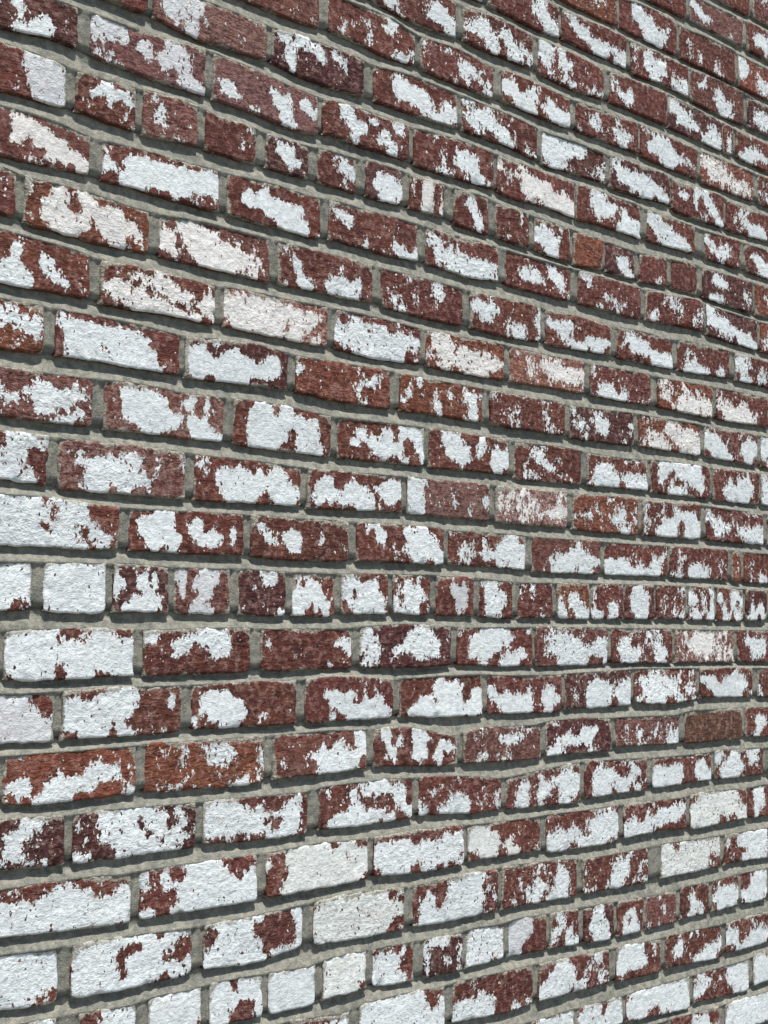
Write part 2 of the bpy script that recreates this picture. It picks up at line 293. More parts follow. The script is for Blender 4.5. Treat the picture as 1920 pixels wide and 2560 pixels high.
2 2628 2810 rw0 +.........|..........|+.........|+.........
3 938 1126 ow0 .+..............|-.........++.-..|......+..+####.+|+##..#########.+|###.#######...++|.+.#####......+#
3 1144 1341 ow0 ....+..+++-.....|..+.++.-####...+|....+..-+##+...+|.-...-...--....+|.....+.....-.+.+|.++++.-.-..+##.+
3 1360 1537 rw1 ..............##|........-..+..##|........#.##+.+#|.+...+##########|.+...+.########.|.......+######+.
3 1556 1736 rw0 .##....###......|.##.+..####.+#+.|..#.#+.###..###+|..##.+.###.+#.+.|..+#...###.##...|.+.+....+...#...
3 1754 1944 pw0 .++.+.+++.|.-..+##+..|..+..-....|.++.++....
3 1959 2137 dw0 .+.......-|...+.###..|.+#####...|##+...++..
3 2156 2349 rw2 ..........|.-.+..+.+.|.+.#.++.##|.+.++..+##
3 2372 2565 bw0 ..........|..........|..........|..........
3 2580 2762 rw0 ..........|.+##......|..##.++...|.+#..++...
4 856 1022 dw0 ......##+.|.....##+..|.....#+...|....+++++.
4 1036 1225 dw0 +.-#######+..+..|++.#####.###.++.|+..#####.###.+#.|.+.+#####.####.+|-....######.###.|##...########+..
4 1240 1422 rw0 ####+.-..-....#.|######++#...+##.|##########+####.|#########.+.###.|##########.####.|+.+++.+..#####+.
4 1448 1636 rw0 .+..-+++####.-..|.+...#+######+#.|.+.-.#+..+..+##.|....+##+...-.##.|..#########.+.##|.#########+##..+
4 1653 1843 rw0 ....-.....|.++.+..+.+|+..###.+.+|#.####.+.+
4 1858 2049 rw0 ..+.+..+#.|.+#.#+####|.+#.##.###|.##.#..##.
4 2066 2247 rw0 ..+...++..|.###+..##.|.#######.+|.###.##.#.
4 2267 2455 rw0 ......+.+.|##+##..##.|#####..##+|#####..+##
4 2470 2643 rw0 #+.##.+##.|#.###.+##.|.#####.++.|.####.....
4 2664 2844 rw0 ..........|..........|..........|..........
5 930 1123 rw0 -+-...--+-......|+..+.+####+.-.++|####+######+++##|################|################|######+#######+#
5 1138 1330 rw0 #..+.+#####.....|#.+#..######...+|+.+##########.##|+....###########|+....###########|##..############
5 1350 1542 rg0 ...#######.##+..|#..#########+###|+..#############|...#############|..##############|..############+.
5 1558 1751 rw0 +.........-.+.-+|##+###+.+-.+##+#|################|################|#######.#######+|.#####+.+##.+.++
5 1765 1944 rg0 +#+.......|####..+-..|####+#....|.+##.##.-+
5 1961 2159 rw0 ......++++|.+.+.+####|#####.####|###.####++
5 2176 2370 rw0 ....+...++|.+.+.#####|##+######.|####+-...-
5 2385 2578 rg0 .##+####+.|########+.|##########|#####.+.##
5 2587 2785 rw0 .##.......|.##.......|.##.......|.#...+....
6 850 1017 rw0 ##########|##########|##########|########+.
6 1039 1221 rw0 +##########.###+|######...+###+..|+####..#####++..|######.#####.+.+|######.#########|##########++.#++
6 1244 1416 rw0 -######+#+..+.##|+.#####+......+#|.+######......+#|+########....+.#|#########.....+#|##########+#####
6 1440 1620 rg0 +###########+..+|#############++.|################|################|##############..|#############..+
6 1643 1832 rw0 ......+.+####+..|..#...+######.+.|.+##..#######.+.|.###.+#######+.+|.############..+|+############++.
6 1847 2040 rw0 ....++.+..|..+.+..##.|..++##.##.|-+.+#.###.
6 2059 2246 rw0 ....-+++..|+...+##..+|....###.+.|++.+##.+++
6 2290 2483 rg0 ##.#####+#|##########|########.+|########+.
6 2501 2692 rw0 +.+#####..|+.######..|.+..#+##..|.+.#####..
7 941 1017 rw0 ######|#####.|######|######
7 1052 1134 rw0 ..####|..####|..####|..####
7 1156 1238 rw0 ######|######|######|#####+
7 1256 1344 rw0 ##.###|######|###..#|##...#
7 1357 1441 rw0 ######|######|######|######
7 1458 1541 rg0 ######|######|######|#####.
7 1558 1641 rw0 +.+.+.|####..|####..|#####.
7 1665 1749 dw0 +###..|#....+|+..#.+|+....+
7 1761 1852 rw0 +####+|######|######|####+#
7 1863 1957 rl0 ####..|####..|###...|##....
7 1970 2044 rw0 .#+...|.##.+.|##.##.|+..###
7 2061 2142 dw0 ..##..|.###..|.####.|.+###.
7 2157 2232 rw0 ......|.+##.+|.#.#+.|.####.
7 2243 2335 rw2 ..+...|...+..|...+.+|+.+..+
7 2353 2442 rw0 ..+...|.+#...|..##+.|.+#+#.
7 2456 2543 rw0 .+....|+####+|######|.####+
7 2558 2648 rw0 ..+###|..####|######|+####+
7 2667 2781 rw0 ######|######|######|######
8 1398 1507 rw0 -+.+.+-++#|##########|##########|##########
8 1532 1710 rw0 #######+..|########.#|##########|##########
8 1732 1923 rw0 ..+.......|...+......|+####.....|#####..+++
8 1940 2130 rw0 ..##...+#.|.####.+++.|#####.+.++|####+#+.++
8 2153 2285 rw0 +#####..+.|######+.+.|######+...|++........
8 2303 2485 rw0 ..+.++....|.+#......+|.##...+###|....+####.
8 2502 2706 rw0 +.-.+.....|##..+++...|##.+####..|.+#####...
9 1921 2030 rw0 ++####+###|##########|##########|##########
9 2043 2170 rw0 .####.+###|#####.####|##########|##########
9 2183 2375 rw0 +#########|##########|####+#####|+##..#+###
9 2393 2580 rw0 +#.+..####|+##.++####|##.+..####|+......###
9 2597 2795 rw0 ##+#......|####......|####......|####......
10 2320 2472 rw0 ....++++..|...+####..|..########|.#########
10 2498 2702 rw0 +########.|##########|##########|##########
"""
rng = np.random.default_rng(7)
random.seed(7)
FINE_X = (760.0, 2860.0)
FINE_K = (-17, 11)
ALL_X = (-1100.0, 4300.0)
ALL_K = (-21, 18)

edges = {}
for line in EDGE_TEXT.strip().splitlines():
    w = line.split()
    pts = [tuple(float(v) for v in p.split(':')) for p in w[2:]]
    edges[(int(w[0]), w[1])] = (np.array([p[0] for p in pts]), np.array([p[1] for p in pts]))


def lattice(ix, iy, seed):
    h = (ix.astype(np.int64) * 374761393 + iy.astype(np.int64) * 668265263 + seed * 974711) & 0xFFFFFFFF
    h = ((h ^ (h >> 13)) * 1274126177) & 0xFFFFFFFF
    h = h ^ (h >> 16)
    return (h & 0xFFFF) / 65535.0


def vnoise(x, y, scale, seed=0, octaves=3):
    """value noise, about -1..1; scale = size of the largest features in mm"""
    x = np.asarray(x, float) / scale
    y = np.asarray(y, float) / scale
    x, y = np.broadcast_arrays(x, y)
    total = np.zeros(x.shape)
    amp, norm = 1.0, 0.0
    for o in range(octaves):
        ix, iy = np.floor(x), np.floor(y)
        fx, fy = x - ix, y - iy
        fx, fy = fx * fx * (3 - 2 * fx), fy * fy * (3 - 2 * fy)
        a, b = lattice(ix, iy, seed + o), lattice(ix + 1, iy, seed + o)
        c, e = lattice(ix, iy + 1, seed + o), lattice(ix + 1, iy + 1, seed + o)
        total += amp * ((a + (b - a) * fx) * (1 - fy) + (c + (e - c) * fx) * fy)
        norm += amp
        amp *= 0.55
        x, y = x * 2.03 + 11.7, y * 2.03 + 5.3
    return total / norm * 2 - 1


def edge_z(k, which, x):
    """height in mm (upwards, eye level = 0) of the bottom 'B' or top 'T' edge of course k at x"""
    x = np.asarray(x, float)
    dev = np.zeros(x.shape)
    if (k, which) in edges:
        px, pd = edges[(k, which)]
        for s in (-16, 0, 16):
            dev = dev + np.interp(x + s, px, pd) / 3.0
        dev = dev * np.clip(1 - np.maximum(px[0] - x, x - px[-1]) / 300.0, 0, 1)
    # slow drift so that unmeasured courses are not dead straight
    far = 1.0 if (k, which) not in edges else 0.0
    dev = dev + far * 2.5 * vnoise(x, k * 91.0 + (0 if which == 'B' else 40), 260, 3)
    return -((k + Z0) * PITCH - (0.0 if which == 'B' else HEIGHT) + dev)


# all bricks: (k, xl, xr, tone, paint rows, measured?)
bricks = []
rows_by_course = {}
patterns_long, patterns_short = [], []
for line in BRICK_TEXT.strip().splitlines():
    w = line.split()
    b = (int(w[0]), float(w[1]), float(w[2]), w[3], w[4], True)
    bricks.append(b)
    rows_by_course.setdefault(b[0], []).append(b)
    (patterns_long if b[2] - b[1] > 150 else patterns_short).append((w[3], w[4]))
JOINT = 14.0
for k in range(ALL_K[0], ALL_K[1] + 1):
    have = rows_by_course.setdefault(k, [])
    header = k in (-16, 15)
    step = (203.2 if not header else 101.6)
    if have:
        start_r, start_l = have[-1][2] + JOINT, have[0][1] - JOINT
    else:
        start_r = start_l = 900.0 + (101.6 if k % 2 else 0.0) + random.uniform(-12, 12)
        start_l -= JOINT

    def filler(xl, xr, header):
        tone, pt = random.choice(patterns_short if header else patterns_long)
        return (k, xl, xr, tone, pt, False)
    x = start_r
    while x < ALL_X[1]:
        L = step - JOINT + random.uniform(-4, 4)
        have.append(filler(x, x + L, header))
        x += L + JOINT
    x = start_l
    while x > ALL_X[0]:
        L = step - JOINT + random.uniform(-4, 4)
        have.insert(0, filler(x - L, x, header))
        x -= L + JOINT
intervals = {k: np.array([(b[1], b[2]) for b in v]) for k, v in rows_by_course.items()}


def inside(k, x):
    """signed distance in mm to the nearest brick end of course k (positive inside a brick)"""
    x = np.asarray(x, float)
    iv = intervals[k]
    i = np.clip(np.searchsorted(iv[:, 0], x) - 1, 0, len(iv) - 1)
    d0 = np.minimum(x - iv[i, 0], iv[i, 1] - x)
    j = np.clip(i + 1, 0, len(iv) - 1)
    d1 = np.minimum(x - iv[j, 0], iv[j, 1] - x)
    return np.maximum(d0, d1)


# ------------------------------------------------------------------ materials
def srgb(r, g, b):
    f = lambda c: (c / 255 / 12.92) if c / 255 <= 0.04045 else ((c / 255 + 0.055) / 1.055) ** 2.4
    return (f(r), f(g), f(b), 1.0)


class Nodes:
    def __init__(self, name):
        self.mat = bpy.data.materials.new(name)
        self.mat.use_nodes = True
        self.nt = self.mat.node_tree
        self.bsdf = self.nt.nodes["Principled BSDF"]

    def put(self, socket, v):
        if isinstance(v, bpy.types.NodeSocket):
            self.nt.links.new(v, socket)
        else:
            socket.default_value = v

    def attr(self, name, out='Fac'):
        n = self.nt.nodes.new("ShaderNodeAttribute")
        n.attribute_name = name
        return n.outputs[out]

    def noise(self, co, scale, detail=4.0, rough=0.6, distortion=0.0):
        n = self.nt.nodes.new("ShaderNodeTexNoise")
        self.put(n.inputs['Vector'], co)
        n.inputs['Scale'].default_value = scale
        n.inputs['Detail'].default_value = detail
        n.inputs['Roughness'].default_value = rough
        n.inputs['Distortion'].default_value = distortion
        return n.outputs['Fac']

    def voronoi(self, co, scale, feature='F1'):
        n = self.nt.nodes.new("ShaderNodeTexVoronoi")
        n.feature = feature
        self.put(n.inputs['Vector'], co)
        n.inputs['Scale'].default_value = scale
        return n.outputs['Distance']

    def cells(self, co, scale):
        n = self.nt.nodes.new("ShaderNodeTexVoronoi")
        self.put(n.inputs['Vector'], co)
        n.inputs['Scale'].default_value = scale
        s = self.nt.nodes.new("ShaderNodeSeparateColor")
        self.nt.links.new(n.outputs['Color'], s.inputs[0])
        return s.outputs[0]

    def noise_color(self, co, scale):
        n = self.nt.nodes.new("ShaderNodeTexNoise")
        self.put(n.inputs['Vector'], co)
        n.inputs['Scale'].default_value = scale
        n.inputs['Detail'].default_value = 2.0
        return n.outputs['Color']

    def math(self, op, a, b=0.0, c=0.0, clamp=False):
        n = self.nt.nodes.new("ShaderNodeMath")
        n.operation = op
        n.use_clamp = clamp
        for i, v in enumerate((a, b, c)):
            self.put(n.inputs[i], v)
        return n.outputs[0]

    def ramp(self, v, lo, hi, a=0.0, b=1.0):
        n = self.nt.nodes.new("ShaderNodeMapRange")
        n.interpolation_type = 'SMOOTHSTEP'
        self.put(n.inputs['Value'], v)
        for s, q in (('From Min', lo), ('From Max', hi), ('To Min', a), ('To Max', b)):
            self.put(n.inputs[s], q)
        return n.outputs[0]

    def mix(self, fac, a, b, blend='MIX'):
        n = self.nt.nodes.new("ShaderNodeMix")
        n.data_type = 'RGBA'
        n.blend_type = blend
        self.put(n.inputs['Factor'], fac)
        self.put(n.inputs['A'], a)
        self.put(n.inputs['B'], b)
        return n.outputs['Result']

    def bump(self, height, dist, strength=1.0, normal=None):
        n = self.nt.nodes.new("ShaderNodeBump")
        n.inputs['Strength'].default_value = strength
        n.inputs['Distance'].default_value = dist
        self.put(n.inputs['Height'], height)
        if normal is not None:
            self.put(n.inputs['Normal'], normal)
        return n.outputs['Normal']


def scaled(N, co, sx, sy, sz):
    n = N.nt.nodes.new("ShaderNodeMapping")
    N.put(n.inputs['Vector'], co)
    n.inputs['Scale'].default_value = (sx, sy, sz)
    return n.outputs[0]


def brick_material():
    N = Nodes("painted_brick")
    co = N.attr('bco', 'Vector')
    paint = N.attr('paint')
    haze = N.attr('haze')
    wear = N.attr('wear')
    smear = N.attr('smear')
    tone = N.attr('tone', 'Color')
    tint = N.attr('tint', 'Color')
    # fired clay: blotches, sand grain, dark pits
    big = N.noise(co, 26, 4, 0.6)
    mid = N.noise(co, 110, 3, 0.65)
    fine = N.noise(co, 480, 2, 0.7)
    crease = N.noise(scaled(N, co, 55, 55, 140), 1.0, 4, 0.62, 0.6)
    clay = N.mix(N.ramp(big, 0.3, 0.72), N.mix(1.0, tone, (0.66, 0.64, 0.68, 1), 'MULTIPLY'),
                 N.mix(1.0, tone, (1.22, 1.16, 1.10, 1), 'MULTIPLY'))
    clay = N.mix(N.ramp(mid, 0.35, 0.7, 0.0, 0.55), clay, N.mix(1.0, tone, (1.35, 1.25, 1.15, 1), 'MULTIPLY'))
    clay = N.mix(N.ramp(fine, 0.52, 0.68, 0.0, 0.30), clay, srgb(120, 74, 60))
    clay = N.mix(N.ramp(fine, 0.42, 0.28, 0.0, 0.55), clay, srgb(48, 26, 24))
    clay = N.mix(N.ramp(crease, 0.46, 0.30, 0.0, 0.85), clay, srgb(46, 24, 22))
    # thin limewash left in the pores
    hz = N.math('MULTIPLY', N.ramp(N.noise(co, 150, 4, 0.72), 0.40, 0.66), N.math('MULTIPLY', haze, 1.0), clamp=True)
    hz2 = N.math('MULTIPLY', N.ramp(mid, 0.46, 0.70), 0.32, clamp=True)
    clay = N.mix(N.math('MAXIMUM', hz, hz2), clay, srgb(182, 152, 142))
    # paint that has flaked off with ragged edges
    ragged = N.noise(scaled(N, co, 1.2, 1.2, 0.9), 80, 5, 0.72, 0.3)
    tiny = N.noise(co, 260, 3, 0.65)
    bend = N.nt.nodes.new("ShaderNodeVectorMath")          # flakes: bent cells, a little taller than wide
    bend.operation = 'MULTIPLY_ADD'
    N.put(bend.inputs[0], N.noise_color(co, 120))
    bend.inputs[1].default_value = (0.007, 0.007, 0.007)
    N.put(bend.inputs[2], co)
    flake = N.cells(scaled(N, bend.outputs[0], 1.15, 1.15, 0.72), 150)
    chip = N.cells(scaled(N, bend.outputs[0], 1.1, 1.1, 0.75), 340)
    f = N.math('ADD', paint, N.math('MULTIPLY', N.math('SUBTRACT', ragged, 0.5), N.math('MULTIPLY_ADD', wear, 0.8, 0.95)))
    f = N.math('ADD', f, N.math('MULTIPLY', N.math('SUBTRACT', tiny, 0.5), 0.55))
    f = N.math('ADD', f, N.math('MULTIPLY', N.math('SUBTRACT', flake, 0.5), N.math('MULTIPLY_ADD', wear, 0.22, 0.36)))
    f = N.math('ADD', f, N.math('MULTIPLY', N.math('SUBTRACT', chip, 0.5), N.math('MULTIPLY_ADD', wear, 0.16, 0.20)))
    # stray chips left on the clay, small losses in the film
    spot_on = N.math('MULTIPLY', N.ramp(big, 0.44, 0.62, 0.1, 1.0), N.ramp(paint, 0.0, 0.2, 0.72, 1.0))
    f = N.math('ADD', f, N.math('MULTIPLY', N.ramp(chip, 0.92, 0.95, 0.0, 0.42), spot_on))
    loss_on = N.ramp(big, 0.60, 0.44, 0.15, 1.0)
    f = N.math('SUBTRACT', f, N.math('MULTIPLY', N.ramp(chip, 0.08, 0.04, 0.0, 0.55), N.math('MULTIPLY', loss_on, N.math('MULTIPLY_ADD', wear, 0.8, 0.35))))
    mask = N.ramp(f, 0.47, 0.52)
    lump = N.noise(co, 150, 4, 0.55)
    calm = N.ramp(big, 0.36, 0.62, 0.45, 1.25)
    thin = N.ramp(mid, 0.50, 0.64, 0.0, 0.8)
    white = N.mix(N.ramp(lump, 0.3, 0.7), N.mix(1.0, tint, (0.80, 0.80, 0.80, 1), 'MULTIPLY'), tint)
    white = N.mix(N.ramp(big, 0.5, 0.7, 0.0, 0.4), white, N.mix(1.0, tint, (0.93, 0.89, 0.84, 1), 'MULTIPLY'))
    edge = N.ramp(f, 0.52, 0.60, 0.35, 0.0)
    white = N.mix(N.math('MULTIPLY', thin, N.ramp(f, 0.55, 1.0, 1.0, 0.25)), white, N.mix(0.5, white, clay))
    white = N.mix(edge, white, srgb(236, 226, 205))
    col = N.mix(mask, clay, white)
    # grey mortar rubbed over the edges
    sm = N.math('ADD', smear, N.math('MULTIPLY', N.math('SUBTRACT', ragged, 0.5), 1.5))
    smask = N.ramp(sm, 0.50, 0.62)
    grey = N.mix(N.ramp(tiny, 0.35, 0.65), srgb(120, 118, 108), srgb(172, 168, 154))
    col = N.mix(N.math('MULTIPLY', smask, 0.85), col, grey)
    N.put(N.bsdf.inputs['Base Color'], col)
    N.put(N.bsdf.inputs['Roughness'], N.ramp(mask, 0, 1, 0.92, 0.72))
    N.bsdf.inputs['Specular IOR Level'].default_value = 0.25
    # relief: paint film, lumps, grain and creases of the clay
    h = N.math('MULTIPLY', mask, 1.3)
    h = N.math('ADD', h, N.math('MULTIPLY', N.math('MULTIPLY', lump, mask), N.math('MULTIPLY', calm, N.math('MULTIPLY_ADD', wear, 0.75, 0.35))))
    rough_clay = N.math('ADD', N.math('MULTIPLY', crease, N.math('MULTIPLY_ADD', wear, 1.8, 0.9)), N.math('MULTIPLY', mid, 1.3))
    h = N.math('ADD', h, N.math('MULTIPLY', rough_clay, N.ramp(mask, 0, 1, 1.0, 0.3)))
    h = N.math('ADD', h, N.math('MULTIPLY', fine, 0.35))
    N.put(N.bsdf.inputs['Normal'], N.bump(h, 0.0022, 1.0))
    return N.mat


def mortar_material():
    N = Nodes("mortar")
    tc = N.nt.nodes.new("ShaderNodeTexCoord").outputs['Object']
    big = N.noise(tc, 9, 4, 0.6)
    mid = N.noise(tc, 90, 5, 0.65)
    sand = N.noise(tc, 600, 3, 0.7)
    c = N.mix(N.ramp(big, 0.3, 0.7), srgb(104, 106, 99), srgb(124, 124, 115))
    c = N.mix(N.ramp(mid, 0.38, 0.68, 0.0, 0.55), c, srgb(170, 165, 149))
    c = N.mix(N.ramp(mid, 0.42, 0.30, 0.0, 0.5), c, srgb(96, 97, 91))
    c = N.mix(N.ramp(sand, 0.56, 0.66, 0.0, 0.45), c, srgb(200, 192, 172))
    c = N.mix(N.ramp(sand, 0.40, 0.30, 0.0, 0.45), c, srgb(92, 92, 88))
    N.put(N.bsdf.inputs['Base Color'], c)
    N.bsdf.inputs['Roughness'].default_value = 0.95
    N.bsdf.inputs['Specular IOR Level'].default_value = 0.15
    h = N.math('ADD', N.math('MULTIPLY', mid, 1.6), N.math('MULTIPLY', sand, 0.6))
    N.put(N.bsdf.inputs['Normal'], N.bump(h, 0.0020, 1.0))
    return N.mat


def ground_material():
    N = Nodes("concrete_paving")
    tc = N.nt.nodes.new("ShaderNodeTexCoord").outputs['Object']
    a = N.noise(tc, 1.3, 6, 0.6)
    b = N.noise(tc, 120, 4, 0.7)
    c = N.mix(N.ramp(a, 0.3, 0.7), srgb(92, 94, 90), srgb(112, 112, 106))
    c = N.mix(N.ramp(b, 0.5, 0.7, 0.0, 0.4), c, srgb(70, 70, 68))
    N.put(N.bsdf.inputs['Base Color'], c)
    N.bsdf.inputs['Roughness'].default_value = 0.9
    N.put(N.bsdf.inputs['Normal'], N.bump(b, 0.002, 0.6))
    return N.mat


M_BRICK = brick_material()
M_MORTAR = mortar_material()
M_GROUND = ground_material()

# real colours of the clay and of the paint
TONES = {'r': srgb(92, 53, 45), 'd': srgb(72, 43, 41), 'o': srgb(114, 67, 50), 'p': srgb(96, 64, 60), 'b': srgb(86, 60, 49)}
TINTS = {'w': srgb(227, 233, 233), 'c': srgb(231, 229, 224), 'l': srgb(215, 217, 218), 'g': srgb(224, 228, 223)}
LEVEL = {'.': 0.0, '-': 0.33, '+': 0.55, '#': 1.02}


def make_mesh(name, verts, faces, mat, smooth=True):
    me = bpy.data.meshes.new(name)
    nv, nf = len(verts), len(faces)
    me.vertices.add(nv)
    me.vertices.foreach_set('co', np.ascontiguousarray(verts, dtype=np.float32).ravel())
    me.loops.add(nf * 4)
    me.loops.foreach_set('vertex_index', np.ascontiguousarray(faces, dtype=np.int32).ravel())
    me.polygons.add(nf)
    me.polygons.foreach_set('loop_start', np.arange(0, nf * 4, 4, dtype=np.int32))
    me.polygons.foreach_set('use_smooth', np.full(nf, smooth))
    me.update(calc_edges=True)
    me.validate()
    me.materials.append(mat)
    return me


def grid_faces(nr, nc):
    r, c = np.meshgrid(np.arange(nr - 1), np.arange(nc - 1), indexing='ij')
    a = (r * nc + c).ravel()
    return np.stack([a, a + 1, a + nc + 1, a + nc], axis=1)


def brick_arrays(b, seed, fine):
    """vertices (mm: x, outwards, up) and per-vertex data of one brick"""
    k, xl, xr, code, pattern, _ = b
    L = xr - xl
    r = np.random.default_rng(seed)
    step = 3.8 if fine else 15.0
    nu = max(4, int(round(L / step)))
    nv = max(3, int(round(HEIGHT / (3.8 if fine else 14.0))))
    su = np.concatenate([[0, 0, 0, 1.2, 3.2], np.linspace(6.5, L - 6.5, nu), [L - 3.2, L - 1.2, L, L, L]]) / L
    H = HEIGHT
    sv = np.concatenate([[0, 0, 0, 1.2, 3.2], np.linspace(6.5, H - 6.5, nv), [H - 3.2, H - 1.2, H, H, H]]) / H
    U, V = np.meshgrid(su, sv)                # V: 0 bottom .. 1 top
    X = xl + U * L
    zb, zt = edge_z(k, 'B', X), edge_z(k, 'T', X)
    Z = zb + V * (zt - zb)
    dl, dr = U * L, (1 - U) * L
    db, dt = V * H, (1 - V) * H
    so = int(seed) % 5000
    # uneven outline, rounded corners
    fall = lambda q: np.exp(-q / 5.0)
    n = lambda s, sc: vnoise(X + seed * 37.0, Z + s * 313.0, sc, so + s)
    wob = 1.9
    X = X + fall(dl) * (wob * n(1, 18) - 1.4) - fall(dr) * (wob * n(2, 18) - 1.4)
    Z = Z + fall(db) * (wob * n(3, 18) - 0.8) - fall(dt) * (wob * n(4, 18) - 0.8)
    cx, cz = np.minimum(dl, dr), np.minimum(db, dt)
    corner = np.clip(1 - cx / 8, 0, 1) * np.clip(1 - cz / 8, 0, 1)
    rad = r.uniform(-0.8, 2.4, 4)
    pick = np.where(U < 0.5, np.where(V < 0.5, rad[0], rad[1]), np.where(V < 0.5, rad[2], rad[3]))
    X = X + corner * pick * np.where(U < 0.5, 1, -1)
    Z = Z + corner * pick * 0.8 * np.where(V < 0.5, 1, -1)
    # face: bulges, tilt, edges rolled back, chips
    dd = np.minimum(cx, cz)
    R = 1.8
    q = np.clip(R - dd, 0, R)
    roll = R - np.sqrt(np.maximum(R * R - q * q, 0))
    off = r.normal(0, 0.6)
    tilt = r.normal(0, 0.6), r.normal(0, 0.5)
    Y = off + tilt[0] * (U - 0.5) * 2 + tilt[1] * (V - 0.5) * 2 - 0.85 * roll
    Y = Y + 0.9 * n(5, 46) + 0.45 * n(6, 13)
    chips = np.clip(n(7, 17) - 0.2, 0, 1) * np.clip(1 - dd / 9, 0, 1) * 7.0
    Y = Y - chips
    back = np.zeros(U.shape, bool)
    back[0, :] = back[-1, :] = True
    back[:, 0] = back[:, -1] = True
    Y = np.where(back, -32.0, Y)
    side = np.zeros(U.shape, bool)             # ring just round the arris: bare ends and beds
    side[1, 1:-1] = side[-2, 1:-1] = True
    side[1:-1, 1] = side[1:-1, -2] = True
    Y = np.where(side, Y - 2.0, Y)
    # paint coverage from the rows of the pattern
    rows = pattern.split('|')
    G = np.array([[LEVEL[c] for c in row] for row in rows])[::-1]
    gy = np.clip(V * G.shape[0] - 0.5, 0, G.shape[0] - 1)
    gx = np.clip(U * G.shape[1] - 0.5, 0, G.shape[1] - 1)
    iy, ix = np.minimum(gy.astype(int), G.shape[0] - 2), np.minimum(gx.astype(int), G.shape[1] - 2)
    fy, fx = gy - iy, gx - ix
    P = (G[iy, ix] * (1 - fx) + G[iy, ix + 1] * fx) * (1 - fy) + (G[iy + 1, ix] * (1 - fx) + G[iy + 1, ix + 1] * fx) * fy
    P = P - 0.22 * np.clip(1 - dd / 4.5, 0, 1) * (P < 0.9)
    if code[0] == 'b':
        P = P - 0.5
    P = np.where(side | back, -1.2, P)
    smear = 0.74 * np.exp(-dt / 7.0) + 0.40 * np.exp(-db / 3.0) + 0.50 * np.exp(-cx / 4.0) + 0.03
    smear = smear + 0.75 * vnoise(X + seed * 11, Z, 50, so + 9) * np.exp(-dd / 11.0)
    verts = np.stack([X, Y, Z], axis=-1).reshape(-1, 3)
    nc = U.shape[1]
    t = np.array(TONES[code[0]])
    t[:3] *= r.uniform(0.86, 1.14) * np.array([1.0, r.uniform(0.93, 1.07), r.uniform(0.93, 1.07)])
    tint = np.array(TINTS[code[1]])
    tint[:3] *= r.uniform(0.95, 1.0)
    hz = int(code[2]) / 6.0
    cnt = len(verts)
    shift = r.uniform(-40, 40, 3)
    data = {
        'paint': P.ravel(), 'smear': smear.ravel(), 'haze': np.full(cnt, hz), 'wear': np.full(cnt, min(1.0, r.uniform(0, 0.8) + (0.35 if code[0] == 'o' else 0.0))),
        'tone': np.tile(t, (cnt, 1)), 'tint': np.tile(tint, (cnt, 1)),
        'bco': verts / 1000.0 + shift,
    }
    return verts, grid_faces(U.shape[0], nc), data


def set_attributes(me, data):
    for name, kind, field in (('paint', 'FLOAT', 'value'), ('smear', 'FLOAT', 'value'), ('haze', 'FLOAT', 'value'), ('wear', 'FLOAT', 'value'),
                              ('tone', 'FLOAT_COLOR', 'color'), ('tint', 'FLOAT_COLOR', 'color'), ('bco', 'FLOAT_VECTOR', 'vector')):
        a = me.attributes.new(name, kind, 'POINT')
        a.data.foreach_set(field, np.ascontiguousarray(data[name], dtype=np.float32).ravel())


def to_world(v):
    """wall mm (x, outwards, up from eye level) to metres"""
    return np.stack([v[:, 0] / 1000.0, -v[:, 1] / 1000.0, EYE + v[:, 2] / 1000.0], axis=1)


# ------------------------------------------------------------------ ground
gm = bpy.data.meshes.new("ground")
gm.from_pydata([(-600, -600, 0), (600, -600, 0), (600, 600, 0), (-600, 600, 0)], [], [(0, 1, 2, 3)])
gm.materials.append(M_GROUND)
ground = bpy.data.objects.new("ground", gm)
ground['kind'] = 'structure'
COL.objects.link(ground)

# ------------------------------------------------------------------ the wall
wall = bpy.data.objects.new("brick_wall", None)
wall.location = (1.6, 0.0, 0.0)
wall['label'] = "red brick wall with flaking white paint and thick grey mortar joints"
wall['category'] = "wall"
wall['kind'] = 'thing'
COL.objects.link(wall)
BASE = np.array(wall.location)


def add_part(name, me, loc=(0, 0, 0)):
    o = bpy.data.objects.new(name, me)
    o.parent = wall
    o.location = loc
    COL.objects.link(o)
    return o


# bricks in view, each one a part
for i, b in enumerate(bricks):
    v, f, data = brick_arrays(b, 100 + i * 17, True)
    w = to_world(v)
    c = np.array([(b[1] + b[2]) / 2000.0, 0.0, w[:, 2].mean()])
    me = make_mesh("brick", w - c, f, M_BRICK)
    set_attributes(me, data)
    o = add_part("brick", me, c - BASE)
    if b[3][0] == 'b':
        o['label'] = "sooty dark brown brick without any paint"

# bricks around the view, joined
vs_, fs_, ds_, n0 = [], [], [], 0
idx = 0
for k in sorted(rows_by_course):
    for b in rows_by_course[k]:
        if b[5]:
            continue
        idx += 1
        v, f, data = brick_arrays(b, 9000 + idx * 13, False)
        vs_.append(to_world(v) - BASE)
        fs_.append(f + n0)
        ds_.append(data)
        n0 += len(v)
me = make_mesh("surrounding_bricks", np.concatenate(vs_), np.concatenate(fs_), M_BRICK)
set_attributes(me, {n: np.concatenate([q[n] for q in ds_]) for n in ds_[0]})
o = add_part("surrounding_bricks", me)
o['kind'] = 'stuff'


